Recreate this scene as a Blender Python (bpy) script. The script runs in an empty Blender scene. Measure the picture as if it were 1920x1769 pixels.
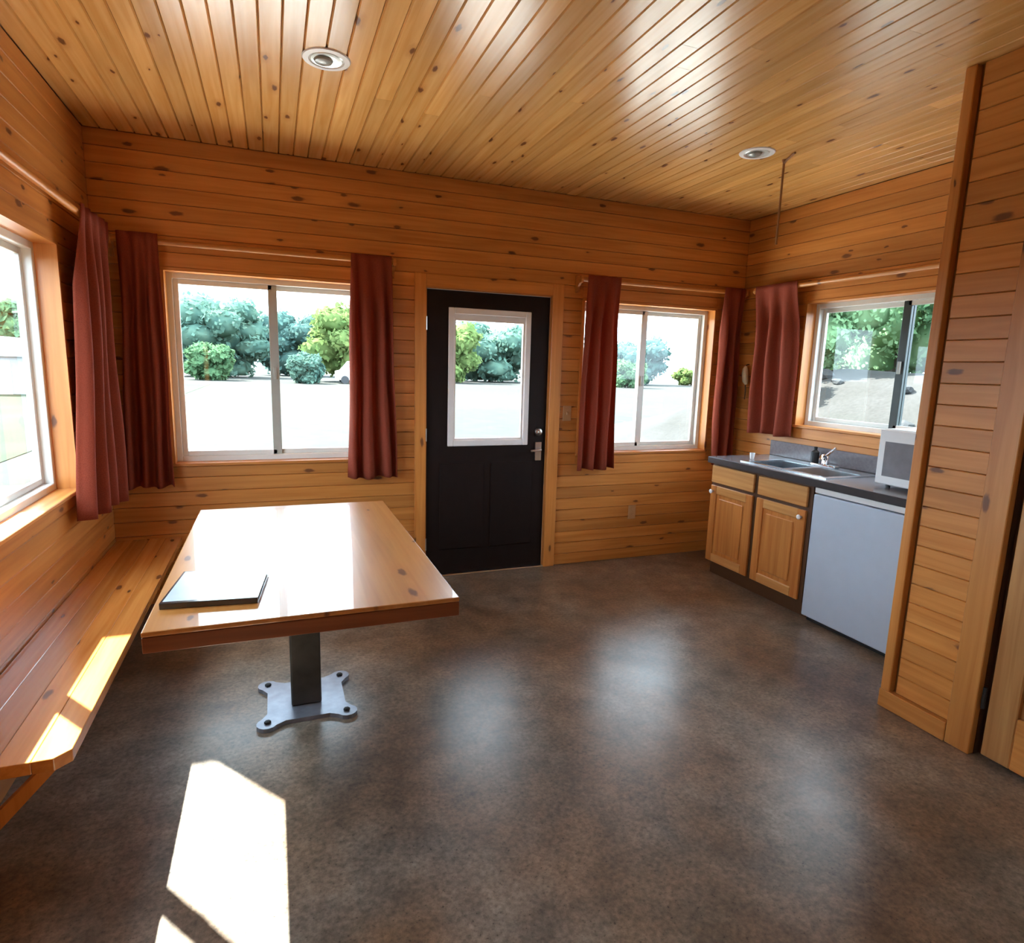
import bpy, bmesh, math, random
from mathutils import Vector, Matrix, noise
random.seed(7)
S = bpy.context.scene
C = S.collection

# ---------------------------------------------------------------- camera
cam_d = bpy.data.cameras.new('camera'); cam = bpy.data.objects.new('camera', cam_d); C.objects.link(cam)
cam_d.lens = 36.0 * 1146.8 / 1920.0; cam_d.sensor_width = 36.0; cam_d.clip_end = 600
r_ = Vector((0.93278, -0.35937, 0.02780)); u_ = Vector((0.03444, 0.16564, 0.98558)); f_ = Vector((0.35879, 0.91838, -0.16688))
M = Matrix((r_, u_, -f_)).transposed().to_4x4(); M.translation = (0.9277, -4.2144, 1.5324)
cam.matrix_world = M
S.camera = cam

# ---------------------------------------------------------------- sky, sun, exposure
SKY = 3.1
SUN = 12.5
w = bpy.data.worlds.new('sky'); S.world = w; w.use_nodes = True
bg = w.node_tree.nodes['Background']
bg.inputs[0].default_value = (0.66, 0.84, 1.0, 1); bg.inputs[1].default_value = SKY
sd = bpy.data.lights.new('sun', 'SUN'); sd.energy = SUN; sd.angle = 0.012; sd.color = (0.98, 1.0, 0.96)
so = bpy.data.objects.new('sun', sd); C.objects.link(so)
so.rotation_euler = Vector((0.535, -0.72, -1.0)).to_track_quat('-Z', 'Y').to_euler()
so.location = (-10, 14, 20)
S.view_settings.view_transform = 'Standard'
try: S.view_settings.look = 'None'
except Exception: pass
S.view_settings.gamma = 1.0
S.view_settings.use_curve_mapping = False
S.view_settings.exposure = 2.25

W, H = 4.6, 2.77
REAR = -6.6
TH = 0.17

# ---------------------------------------------------------------- material helpers
def new_mat(name):
    m = bpy.data.materials.new(name); m.use_nodes = True
    nt = m.node_tree; nt.nodes.clear()
    out = nt.nodes.new('ShaderNodeOutputMaterial')
    return m, nt, out
def N(nt, t, **kw):
    n = nt.nodes.new(t)
    for k, v in kw.items(): setattr(n, k, v)
    return n
def L(nt, a, b): nt.links.new(a, b)
def bsdf(nt, out, col=None, rough=0.5, metal=0.0, spec=0.5, coat=0.0, coat_rough=0.05):
    b = N(nt, 'ShaderNodeBsdfPrincipled')
    if col: b.inputs['Base Color'].default_value = (*col, 1)
    b.inputs['Roughness'].default_value = rough; b.inputs['Metallic'].default_value = metal
    b.inputs['Specular IOR Level'].default_value = spec
    b.inputs['Coat Weight'].default_value = coat; b.inputs['Coat Roughness'].default_value = coat_rough
    L(nt, b.outputs[0], out.inputs[0]); return b
def ramp(nt, fac, stops, interp='LINEAR'):
    r = N(nt, 'ShaderNodeValToRGB'); r.color_ramp.interpolation = interp
    e = r.color_ramp.elements
    while len(e) > 1: e.remove(e[-1])
    e[0].position = stops[0][0]; e[0].color = (*stops[0][1], 1)
    for p, c in stops[1:]:
        x = e.new(p); x.color = (*c, 1)
    L(nt, fac, r.inputs[0]); return r
def math_n(nt, op, a, b=None, c=None):
    m = N(nt, 'ShaderNodeMath', operation=op)
    for i, v in enumerate((a, b, c)):
        if v is None: continue
        if isinstance(v, (int, float)): m.inputs[i].default_value = v
        else: L(nt, v, m.inputs[i])
    return m.outputs[0]
def mixc(nt, fac, a, b, mode='MIX'):
    m = N(nt, 'ShaderNodeMix', data_type='RGBA', blend_type=mode)
    if isinstance(fac, (int, float)): m.inputs[0].default_value = fac
    else: L(nt, fac, m.inputs[0])
    for v, i in ((a, 6), (b, 7)):
        if isinstance(v, tuple): m.inputs[i].default_value = (*v, 1)
        else: L(nt, v, m.inputs[i])
    return m.outputs[2]

def plain(name, col, rough=0.5, metal=0.0, spec=0.5, coat=0.0, var=0.06, scale=14.0, bump=0.0, coat_rough=0.05):
    m, nt, out = new_mat(name)
    b = bsdf(nt, out, col, rough, metal, spec, coat, coat_rough)
    tc = N(nt, 'ShaderNodeTexCoord'); nz = N(nt, 'ShaderNodeTexNoise'); nz.inputs['Scale'].default_value = scale
    nz.inputs['Detail'].default_value = 4
    L(nt, tc.outputs['Object'], nz.inputs['Vector'])
    lo = tuple(max(0, c * (1 - var)) for c in col); hi = tuple(min(1, c * (1 + var)) for c in col)
    r = ramp(nt, nz.outputs[0], [(0.3, lo), (0.7, hi)])
    L(nt, r.outputs[0], b.inputs['Base Color'])
    if bump:
        bp = N(nt, 'ShaderNodeBump'); bp.inputs['Strength'].default_value = bump; bp.inputs['Distance'].default_value = 0.01
        L(nt, nz.outputs[0], bp.inputs['Height']); L(nt, bp.outputs[0], b.inputs['Normal'])
    return m

AX = {'x': 0, 'y': 1, 'z': 2}
def pine(name, along, across, light=(0.66, 0.270, 0.065), dark=(0.50, 0.168, 0.029), knots=0.36, rough=0.38, coat=0.0, coat_rough=0.04,
         tone=0.13, knot_d=(3.0, 8.0), spec=0.5, knot_r=(0.04, 0.085)):
    """knotty pine board, grain along one object axis; every board gets its own offset and tone"""
    m, nt, out = new_mat(name)
    b = bsdf(nt, out, None, rough, 0, spec, coat, coat_rough)
    tc = N(nt, 'ShaderNodeTexCoord'); oi = N(nt, 'ShaderNodeObjectInfo')
    sp = N(nt, 'ShaderNodeSeparateXYZ'); L(nt, tc.outputs['Object'], sp.inputs[0])
    a = math_n(nt, 'MULTIPLY_ADD', oi.outputs['Random'], 57.0, sp.outputs[AX[along]])
    c = math_n(nt, 'MULTIPLY_ADD', oi.outputs['Random'], 131.0, sp.outputs[AX[across]])
    third = [k for k in 'xyz' if k not in (along, across)][0]
    # grain
    cg = N(nt, 'ShaderNodeCombineXYZ')
    L(nt, math_n(nt, 'MULTIPLY', a, 1.6), cg.inputs[0]); L(nt, math_n(nt, 'MULTIPLY', c, 34.0), cg.inputs[1])
    L(nt, math_n(nt, 'MULTIPLY', sp.outputs[AX[third]], 34.0), cg.inputs[2])
    nz = N(nt, 'ShaderNodeTexNoise'); nz.inputs['Scale'].default_value = 1.0; nz.inputs['Detail'].default_value = 5
    nz.inputs['Distortion'].default_value = 0.6
    L(nt, cg.outputs[0], nz.inputs['Vector'])
    col = ramp(nt, nz.outputs[0], [(0.28, dark), (0.5, tuple((p + q) / 2 for p, q in zip(light, dark))), (0.72, light)]).outputs[0]
    # slow tone along the board
    cs = N(nt, 'ShaderNodeCombineXYZ'); L(nt, math_n(nt, 'MULTIPLY', a, 1.1), cs.inputs[0]); L(nt, math_n(nt, 'MULTIPLY', c, 5.0), cs.inputs[1])
    n2 = N(nt, 'ShaderNodeTexNoise'); n2.inputs['Scale'].default_value = 1.0; n2.inputs['Detail'].default_value = 2
    L(nt, cs.outputs[0], n2.inputs['Vector'])
    t2 = ramp(nt, n2.outputs[0], [(0.3, (0.86,) * 3), (0.7, (1.08,) * 3)]).outputs[0]
    col = mixc(nt, 1.0, col, t2, 'MULTIPLY')
    tb = N(nt, 'ShaderNodeMapRange'); tb.inputs[3].default_value = 1 - tone; tb.inputs[4].default_value = 1 + tone
    rr = math_n(nt, 'FRACT', math_n(nt, 'MULTIPLY', oi.outputs['Random'], 17.37)); L(nt, rr, tb.inputs[0])
    cc = N(nt, 'ShaderNodeCombineColor')
    for i in range(3): L(nt, tb.outputs[0], cc.inputs[i])
    col = mixc(nt, 1.0, col, cc.outputs[0], 'MULTIPLY')
    # knots
    ck = N(nt, 'ShaderNodeCombineXYZ')
    L(nt, math_n(nt, 'MULTIPLY', a, knot_d[0]), ck.inputs[0]); L(nt, math_n(nt, 'MULTIPLY', c, knot_d[1]), ck.inputs[1])
    wob = N(nt, 'ShaderNodeTexNoise'); wob.inputs['Scale'].default_value = 9.0; L(nt, ck.outputs[0], wob.inputs['Vector'])
    vadd = N(nt, 'ShaderNodeVectorMath', operation='MULTIPLY_ADD'); L(nt, wob.outputs['Color'], vadd.inputs[0])
    vadd.inputs[1].default_value = (0.10, 0.10, 0.0); L(nt, ck.outputs[0], vadd.inputs[2])
    vo = N(nt, 'ShaderNodeTexVoronoi', voronoi_dimensions='2D'); vo.inputs['Scale'].default_value = 1.0
    L(nt, vadd.outputs[0], vo.inputs['Vector'])
    vs = N(nt, 'ShaderNodeSeparateColor'); L(nt, vo.outputs['Color'], vs.inputs[0])
    gate = math_n(nt, 'LESS_THAN', vs.outputs[0], knots)
    rad = math_n(nt, 'MULTIPLY_ADD', vs.outputs[1], knot_r[1], knot_r[0])
    dn = math_n(nt, 'DIVIDE', vo.outputs['Distance'], rad)
    km = N(nt, 'ShaderNodeMapRange', interpolation_type='SMOOTHSTEP'); km.inputs[1].default_value = 1.25; km.inputs[2].default_value = 0.6
    L(nt, dn, km.inputs[0])
    kf = math_n(nt, 'MULTIPLY', km.outputs[0], math_n(nt, 'MULTIPLY', gate, 0.85))
    halo = N(nt, 'ShaderNodeMapRange', interpolation_type='SMOOTHSTEP'); halo.inputs[1].default_value = 3.2; halo.inputs[2].default_value = 0.8
    L(nt, dn, halo.inputs[0])
    hf = math_n(nt, 'MULTIPLY', halo.outputs[0], math_n(nt, 'MULTIPLY', gate, 0.35))
    col = mixc(nt, hf, col, (0.42, 0.15, 0.035))
    col = mixc(nt, kf, col, (0.105, 0.028, 0.010))
    L(nt, col, b.inputs['Base Color'])
    bp = N(nt, 'ShaderNodeBump'); bp.inputs['Strength'].default_value = 0.10; bp.inputs['Distance'].default_value = 0.002
    L(nt, nz.outputs[0], bp.inputs['Height']); L(nt, bp.outputs[0], b.inputs['Normal'])
    return m

P_xz = pine('pine_x_on_wall', 'x', 'z'); P_yz = pine('pine_y_on_wall', 'y', 'z'); P_yx = pine('pine_y_on_ceiling', 'y', 'x', light=(0.76, 0.42, 0.145), dark=(0.62, 0.295, 0.075), knots=0.42, rough=0.25, knot_r=(0.03, 0.075))
P_zx = pine('pine_upright_x', 'z', 'x', knots=0.3); P_zy = pine('pine_upright_y', 'z', 'y', knots=0.3)
P_trim_x = pine('pine_trim_x', 'x', 'y', knots=0.25); P_trim_y = pine('pine_trim_y', 'y', 'x', knots=0.25)
P_bench = pine('varnished_pine_bench', 'y', 'x', rough=0.25, coat=0.5, coat_rough=0.12, knots=0.4)
P_table = pine('varnished_pine_table', 'y', 'x', light=(0.58, 0.26, 0.068), dark=(0.47, 0.18, 0.036), rough=0.35, coat=0.8, coat_rough=0.02, knots=0.5, tone=0.0)
P_cab = pine('cabinet_wood_upright', 'z', 'y', light=(0.64, 0.26, 0.065), dark=(0.46, 0.14, 0.028), knots=0.0, tone=0.05)
P_cab_y = pine('cabinet_wood_level', 'y', 'z', light=(0.66, 0.33, 0.11), dark=(0.50, 0.20, 0.05), knots=0.0, tone=0.05)
P_door = pine('pine_door_upright', 'z', 'y', light=(0.60, 0.30, 0.10), dark=(0.42, 0.17, 0.045), knots=0.3, knot_d=(2.0, 5.0))
backing = plain('dark_stained_backing', (0.30, 0.12, 0.03), 0.7)
dark_frame = plain('dark_brown_frame', (0.09, 0.035, 0.012), 0.5)
vinyl = plain('white_vinyl', (0.74, 0.74, 0.70), 0.35, var=0.03)
vinyl_grey = plain('grey_window_channel', (0.40, 0.42, 0.38), 0.4, var=0.04)
dark_bar = plain('dark_window_stile', (0.030, 0.042, 0.040), 0.45)
door_dark = plain('dark_espresso_door_paint', (0.012, 0.006, 0.005), 0.6, var=0.12, spec=0.2)
white_paint = plain('white_paint', (0.80, 0.76, 0.74), 0.45, var=0.03)
metal = plain('brushed_nickel', (0.62, 0.60, 0.57), 0.28, 1.0, var=0.05)
chrome = plain('chrome', (0.80, 0.82, 0.84), 0.10, 1.0, var=0.02)
steel_sink = plain('stainless_steel', (0.62, 0.65, 0.68), 0.22, 1.0, var=0.06)
galv = plain('painted_grey_steel_plate', (0.27, 0.285, 0.33), 0.34, 0.55, var=0.16, scale=20)
post_m = plain('dark_grey_steel_post', (0.060, 0.058, 0.052), 0.42, 0.4, var=0.3, scale=9)
bolt_m = plain('dark_bolt', (0.02, 0.02, 0.02), 0.5, 0.3)
laminate = plain('grey_speckled_laminate', (0.17, 0.15, 0.16), 0.20, var=0.14, scale=60)
lam_edge = plain('dark_laminate_edge', (0.035, 0.026, 0.026), 0.35, var=0.2)
fridge_w = plain('white_enamel', (0.50, 0.56, 0.66), 0.38, coat=0.15, var=0.02)
plastic_w = plain('white_plastic', (0.80, 0.80, 0.80), 0.35, var=0.02)
grey_glass = plain('grey_oven_window', (0.22, 0.22, 0.24), 0.20, var=0.1)
black = plain('black_plastic', (0.012, 0.012, 0.014), 0.45)
binder_m = plain('dark_glossy_vinyl_cover', (0.030, 0.034, 0.042), 0.22, coat=1.0, var=0.1, coat_rough=0.10)
sheet_m = plain('pale_blue_cover_sheet', (0.62, 0.72, 0.78), 0.3, coat=1.0, var=0.12, scale=5, coat_rough=0.04)
paper = plain('paper', (0.78, 0.76, 0.72), 0.7)
beige = plain('beige_fibre', (0.60, 0.50, 0.32), 0.8, bump=0.4)
cord_m = plain('rust_brown_cord', (0.30, 0.13, 0.05), 0.7)
alum = plain('satin_reflector', (0.66, 0.66, 0.62), 0.30, 0.7, var=0.05)
bulb_m = plain('grey_lamp_glass', (0.30, 0.30, 0.28), 0.25)
plate_m = plain('almond_plate', (0.50, 0.27, 0.12), 0.4)

# curtain cloth
def cloth():
    m, nt, out = new_mat('rust_red_cloth')
    tc = N(nt, 'ShaderNodeTexCoord'); nz = N(nt, 'ShaderNodeTexNoise'); nz.inputs['Scale'].default_value = 260; L(nt, tc.outputs['Object'], nz.inputs['Vector'])
    col = ramp(nt, nz.outputs[0], [(0.3, (0.27, 0.050, 0.027)), (0.7, (0.37, 0.078, 0.042))]).outputs[0]
    d = N(nt, 'ShaderNodeBsdfPrincipled'); d.inputs['Roughness'].default_value = 0.8; L(nt, col, d.inputs['Base Color'])
    d.inputs['Specular IOR Level'].default_value = 0.2
    t = N(nt, 'ShaderNodeBsdfTranslucent'); L(nt, col, t.inputs[0])
    mx = N(nt, 'ShaderNodeMixShader'); mx.inputs[0].default_value = 0.32
    L(nt, d.outputs[0], mx.inputs[1]); L(nt, t.outputs[0], mx.inputs[2]); L(nt, mx.outputs[0], out.inputs[0])
    return m
CLOTH = cloth()

def glass():
    m, nt, out = new_mat('window_glass')
    tr = N(nt, 'ShaderNodeBsdfTransparent'); tr.inputs[0].default_value = (0.97, 0.985, 0.98, 1)
    gl = N(nt, 'ShaderNodeBsdfGlossy'); gl.inputs['Roughness'].default_value = 0.02
    fr = N(nt, 'ShaderNodeFresnel'); fr.inputs[0].default_value = 1.45
    ge = N(nt, 'ShaderNodeNewGeometry')      # only the outward side of each face reflects
    fac = math_n(nt, 'MULTIPLY', fr.outputs[0], math_n(nt, 'SUBTRACT', 1.0, ge.outputs['Backfacing']))
    mx = N(nt, 'ShaderNodeMixShader'); L(nt, fac, mx.inputs[0]); L(nt, tr.outputs[0], mx.inputs[1]); L(nt, gl.outputs[0], mx.inputs[2])
    L(nt, mx.outputs[0], out.inputs[0]); return m
GLASS = glass()

def concrete():
    m, nt, out = new_mat('stained_concrete')
    b = bsdf(nt, out, None, 0.3, 0, 0.5)
    tc = N(nt, 'ShaderNodeTexCoord')
    def nz(s, d=6, dist=0.0, rough=0.6):
        n = N(nt, 'ShaderNodeTexNoise'); n.inputs['Scale'].default_value = s; n.inputs['Detail'].default_value = d
        n.inputs['Distortion'].default_value = dist; n.inputs['Roughness'].default_value = rough
        L(nt, tc.outputs['Object'], n.inputs['Vector']); return n.outputs[0]
    big = ramp(nt, nz(1.1, 3, 0.0, 0.5), [(0.30, (0.110, 0.076, 0.052)), (0.50, (0.190, 0.146, 0.104)), (0.70, (0.250, 0.205, 0.160))]).outputs[0]
    hue = ramp(nt, nz(2.3, 3, 0.0, 0.5), [(0.35, (1.14, 0.97, 0.84)), (0.65, (0.92, 0.99, 1.06))]).outputs[0]
    mid = ramp(nt, nz(6.5, 6, 0.0, 0.68), [(0.25, (0.45,) * 3), (0.75, (1.55,) * 3)]).outputs[0]
    fine = ramp(nt, nz(60, 4, 0.0, 0.7), [(0.32, (0.62,) * 3), (0.68, (1.42,) * 3)]).outputs[0]
    col = mixc(nt, 1.0, mixc(nt, 1.0, big, mid, 'MULTIPLY'), fine, 'MULTIPLY')
    col = mixc(nt, 1.0, col, hue, 'MULTIPLY')
    spots = ramp(nt, nz(120, 1, 0.0), [(0.20, (0.35,) * 3), (0.30, (1.0,) * 3)]).outputs[0]
    col = mixc(nt, 1.0, col, spots, 'MULTIPLY')
    L(nt, col, b.inputs['Base Color'])
    rg = ramp(nt, nz(4.0, 4, 0.0), [(0.05, (0.25,) * 3), (0.95, (0.37,) * 3)]).outputs[0]
    L(nt, rg, b.inputs['Roughness'])
    bp = N(nt, 'ShaderNodeBump'); bp.inputs['Strength'].default_value = 0.05; bp.inputs['Distance'].default_value = 0.002
    L(nt, nz(55, 3), bp.inputs['Height']); L(nt, bp.outputs[0], b.inputs['Normal'])
    return m
CONC = concrete()

# ---------------------------------------------------------------- mesh helpers
def add_box(bm, x0, x1, y0, y1, z0, z1):
    v = [bm.verts.new(p) for p in ((x0, y0, z0), (x1, y0, z0), (x1, y1, z0), (x0, y1, z0), (x0, y0, z1), (x1, y0, z1), (x1, y1, z1), (x0, y1, z1))]
    for f in ((0, 3, 2, 1), (4, 5, 6, 7), (0, 1, 5, 4), (1, 2, 6, 5), (2, 3, 7, 6), (3, 0, 4, 7)):
        bm.faces.new([v[i] for i in f])
    return v
def add_prism(bm, pts, vec):
    """closed polygon (list of 3-D points) extruded along vec"""
    vec = Vector(vec)
    a = [bm.verts.new(p) for p in pts]; b = [bm.verts.new(Vector(p) + vec) for p in pts]
    n = len(pts)
    bm.faces.new(a); bm.faces.new(b[::-1])
    for i in range(n): bm.faces.new((a[i], b[i], b[(i + 1) % n], a[(i + 1) % n]))
def add_tube(bm, path, radii, seg=10, cap=True):
    path = [Vector(p) for p in path]
    if not isinstance(radii, (list, tuple)): radii = [radii] * len(path)
    rings = []; up = None
    for i, p in enumerate(path):
        d = (path[min(i + 1, len(path) - 1)] - path[max(i - 1, 0)]).normalized()
        if up is None:
            up = Vector((0, 0, 1)) if abs(d.z) < 0.9 else Vector((1, 0, 0))
        s = d.cross(up).normalized(); t = s.cross(d).normalized(); up = t
        rings.append([bm.verts.new(p + radii[i] * (math.cos(2 * math.pi * k / seg) * s + math.sin(2 * math.pi * k / seg) * t)) for k in range(seg)])
    for a, b in zip(rings, rings[1:]):
        for k in range(seg): bm.faces.new((a[k], a[(k + 1) % seg], b[(k + 1) % seg], b[k]))
    if cap: bm.faces.new(rings[0][::-1]); bm.faces.new(rings[-1])
def add_lathe(bm, prof, origin, axis='z', seg=28):
    """profile of (radius, height) turned about an axis through origin"""
    o = Vector(origin); rings = []
    for r, h in prof:
        ring = []
        for k in range(seg):
            a = 2 * math.pi * k / seg; c, s = r * math.cos(a), r * math.sin(a)
            p = {'z': (c, s, h), 'y': (c, h, s), 'x': (h, c, s)}[axis]
            ring.append(bm.verts.new(o + Vector(p)))
        rings.append(ring)
    for a, b in zip(rings, rings[1:]):
        for k in range(seg): bm.faces.new((a[k], a[(k + 1) % seg], b[(k + 1) % seg], b[k]))
    bm.faces.new(rings[0][::-1]); bm.faces.new(rings[-1])

def world_of(o):
    v = Vector(o.location)
    while o.parent: o = o.parent; v += Vector(o.location)
    return v
def obj(name, bm, mat, parent=None, smooth=False, bevel=0.0, seg=2):
    bmesh.ops.recalc_face_normals(bm, faces=bm.faces)
    if bevel: bmesh.ops.bevel(bm, geom=list(bm.edges), offset=bevel, segments=seg, profile=0.5, affect='EDGES', clamp_overlap=True)
    xs = [v.co.x for v in bm.verts]; ys = [v.co.y for v in bm.verts]; zs = [v.co.z for v in bm.verts]
    c = Vector(((min(xs) + max(xs)) / 2, (min(ys) + max(ys)) / 2, min(zs)))
    bmesh.ops.translate(bm, verts=bm.verts, vec=-c)
    me = bpy.data.meshes.new(name); bm.to_mesh(me); bm.free()
    for m in (mat if isinstance(mat, (list, tuple)) else [mat]): me.materials.append(m)
    if smooth:
        for p in me.polygons: p.use_smooth = True
    o = bpy.data.objects.new(name, me); C.objects.link(o)
    o.location = c - (world_of(parent) if parent else Vector((0, 0, 0)))
    if parent: o.parent = parent
    return o
def smooth_by_angle(o, deg=35):
    for p in o.data.polygons: p.use_smooth = True
    try: o.data.set_sharp_from_angle(angle=math.radians(deg))
    except Exception: pass
    return o
def box(name, mat, parent, x0, x1, y0, y1, z0, z1, bevel=0.0, seg=1):
    bm = bmesh.new(); add_box(bm, min(x0, x1), max(x0, x1), min(y0, y1), max(y0, y1), min(z0, z1), max(z0, z1))
    return obj(name, bm, mat, parent, bevel=bevel, seg=seg)
def thing(name, loc, label=None, cat=None, group=None, kind=None):
    o = bpy.data.objects.new(name, None); C.objects.link(o); o.location = loc; o.empty_display_size = 0.05
    return tag(o, label, cat, group, kind)
def tag(o, label=None, cat=None, group=None, kind=None):
    if label: o['label'] = label
    if cat: o['category'] = cat
    if group: o['group'] = group
    if kind: o['kind'] = kind
    return o
def copy_tree(o, parent=None):
    c = o.copy(); C.objects.link(c); c.parent = parent
    for ch in o.children: copy_tree(ch, c)
    return c

# ---------------------------------------------------------------- walls made of boards
PITCH = H / 31.0
BT = 0.020        # board thickness
def board_mesh(axis, a0, a1, u0, u1, plane, sgn, uaxis='z', groove=0.005, ch=0.0028):
    """one tongue-and-groove board; front face lies at `plane`, body goes to plane + sgn*BT"""
    bm = bmesh.new()
    back, mid, front = plane + sgn * BT, plane + sgn * groove, plane
    g = 0.0006
    prof = [(u0 + g, back), (u1 - g, back), (u1 - g, mid), (u1 - ch - g, front), (u0 + ch + g, front), (u0 + g, mid)]
    pts = []
    for u, d in prof:
        if uaxis == 'z':
            pts.append((a0, d, u) if axis == 'x' else (d, a0, u))
        else:
            pts.append((u, a0, d))
    add_prism(bm, pts, (a1 - a0, 0, 0) if axis == 'x' else (0, a1 - a0, 0))
    return bm
def wall_boards(parent, axis, plane, sgn, a0, a1, openings, mat, name='plank'):
    for k in range(31):
        z0, z1 = k * PITCH, (k + 1) * PITCH
        hit = [o for o in openings if o[2] < z1 - 1e-4 and o[3] > z0 + 1e-4]
        cuts = sorted({a0, a1, *[max(a0, min(a1, e)) for o in hit for e in o[:2]]})
        for s0, s1 in zip(cuts, cuts[1:]):
            if s1 - s0 < 0.012: continue
            iv = [(z0, z1)]
            for o in hit:
                if o[0] < (s0 + s1) / 2 < o[1]:
                    nv = []
                    for p, q in iv:
                        if o[2] > p: nv.append((p, min(q, o[2])))
                        if o[3] < q: nv.append((max(p, o[3]), q))
                    iv = nv
            for p, q in iv:
                if q - p < 0.012: continue
                obj(name, board_mesh(axis, s0 + 0.0008, s1 - 0.0008, p, q, plane, sgn), mat, parent)
def backing_wall(name, axis, p0, p1, a0, a1, openings):
    """wall core with real openings: p0..p1 thickness, a0..a1 length"""
    bm = bmesh.new()
    cuts = sorted({a0, a1, *[e for o in openings for e in o[:2] if a0 < e < a1]})
    for s0, s1 in zip(cuts, cuts[1:]):
        iv = [(0.0, H + 0.04)]
        for o in openings:
            if o[0] < (s0 + s1) / 2 < o[1]:
                nv = []
                for p, q in iv:
                    if o[2] > p: nv.append((p, min(q, o[2])))
                    if o[3] < q: nv.append((max(p, o[3]), q))
                iv = nv
        for p, q in iv:
            if axis == 'x': add_box(bm, s0, s1, p0, p1, p, q)
            else: add_box(bm, p0, p1, s0, s1, p, q)
    return tag(obj(name, bm, backing), kind='structure')

# openings: (a0, a1, z0, z1)
WIN1 = (0.33, 1.55, 0.875, 2.06)
WIN3 = (3.10, 4.335, 0.875, 2.06)
DOOR = (1.905, 2.858, 0.0, 2.065)
WINL = (-2.36, -0.64, 0.865, 2.06)       # left wall, beside the bench
WINL_ADDED = (-6.2, -5.3, 1.0, 2.06)        # unseen left wall window behind the camera, added for extra daylight
WINR = (-2.10, -0.66, 1.15, 2.075)       # right wall, over the sink
WREAR_ADDED = (2.6, 3.2, 1.4, 2.05)         # unseen rear wall window, added to bring in more daylight

PX, PY = 3.580, -2.350                   # corner of the partition block

fl = bmesh.new(); add_box(fl, -TH, W + TH, REAR - TH, TH, -0.12, 0.0)
tag(obj('floor', fl, CONC), kind='structure')

wall_b = backing_wall('wall_back', 'x', BT, TH, -TH, W + TH, [WIN1, WIN3, DOOR])
wall_boards(wall_b, 'x', 0.0, 1, 0.0, W, [WIN1, WIN3, DOOR], P_xz)
wall_l = backing_wall('wall_left', 'y', -TH, -BT, REAR - TH, BT, [WINL, WINL_ADDED])
wall_boards(wall_l, 'y', 0.0, -1, -4.6, 0.0, [WINL, WINL_ADDED], P_yz)
box('rear_panelling', P_yz, wall_l, -BT, -0.004, REAR, WINL_ADDED[0], 0, H)
box('rear_panelling', P_yz, wall_l, -BT, -0.004, WINL_ADDED[0], -4.6, 0, WINL_ADDED[2])
box('rear_panelling', P_yz, wall_l, -BT, -0.004, WINL_ADDED[0], -4.6, WINL_ADDED[3], H)
wall_r = backing_wall('wall_right', 'y', W + BT, W + TH, REAR - TH, BT, [WINR])
wall_boards(wall_r, 'y', W, 1, PY, 0.0, [WINR], P_yz)
wall_re = backing_wall('wall_rear', 'x', REAR - TH, REAR - BT, -TH, W + TH, [WREAR_ADDED])
for (x0, x1, z0, z1) in ((0, WREAR_ADDED[0], 0, H), (WREAR_ADDED[1], PX, 0, H), (WREAR_ADDED[0], WREAR_ADDED[1], 0, WREAR_ADDED[2]), (WREAR_ADDED[0], WREAR_ADDED[1], WREAR_ADDED[3], H)):
    box('rear_panelling', P_xz, wall_re, x0, x1, REAR - BT, REAR - 0.004, z0, z1)
# partition block (bathroom) with its door
PDOOR = (-3.66, -2.755, 0.0, 2.06)
wall_p = backing_wall('wall_partition', 'y', PX + BT, PX + 0.12, REAR, PY, [PDOOR])
wall_boards(wall_p, 'y', PX, 1, -4.6, PY - 0.062, [PDOOR, (-2.755, -2.655, 0.0, 2.16), (-3.76, -3.66, 0, 2.16), (-3.76, -2.655, 2.06, 2.16), (-2.655, PY, 0, 0.085)], P_yz)
box('end_panelling', P_xz, wall_p, PX + BT, W, PY - 0.02, PY, 0, H)
box('corner_board', P_zy, wall_p, PX - 0.018, PX + BT, PY - 0.042, PY + 0.002, 0.086, H - 0.001, bevel=0.003)
tag(box('baseboard_partition', P_trim_y, None, PX - 0.020, PX + 0.02, -2.655, PY + 0.006, 0, 0.086, bevel=0.003), kind='structure')
# ceiling
ce = bmesh.new(); add_box(ce, -TH, W + TH, REAR - TH, TH, H + BT, H + 0.12)
ceil = tag(obj('ceiling', ce, backing), kind='structure')
NC = 55; CP = W / NC
LIGHTS = ((1.178, -1.335), (3.522, -1.24))
for k in range(NC):
    j = random.uniform(-3.6, -0.9)
    for s0, s1 in ((-4.6, j), (j, 0.0)):
        obj('plank', board_mesh('y', s0 + 0.0006, s1 - 0.0006, k * CP, (k + 1) * CP, H, 1, uaxis='x', groove=0.009, ch=0.0045), P_yx, ceil)
box('rear_panelling', P_yx, ceil, 0, W, REAR, -4.6, H + 0.004, H + BT)
# unseen roof added outside the door wall to keep sun off the table
pr = bmesh.new(); add_box(pr, -3.2, 8.0, TH, 1.75, 2.62, 2.76)
tag(obj('ceiling_added_sunblock', pr, backing), kind='structure')

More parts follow.
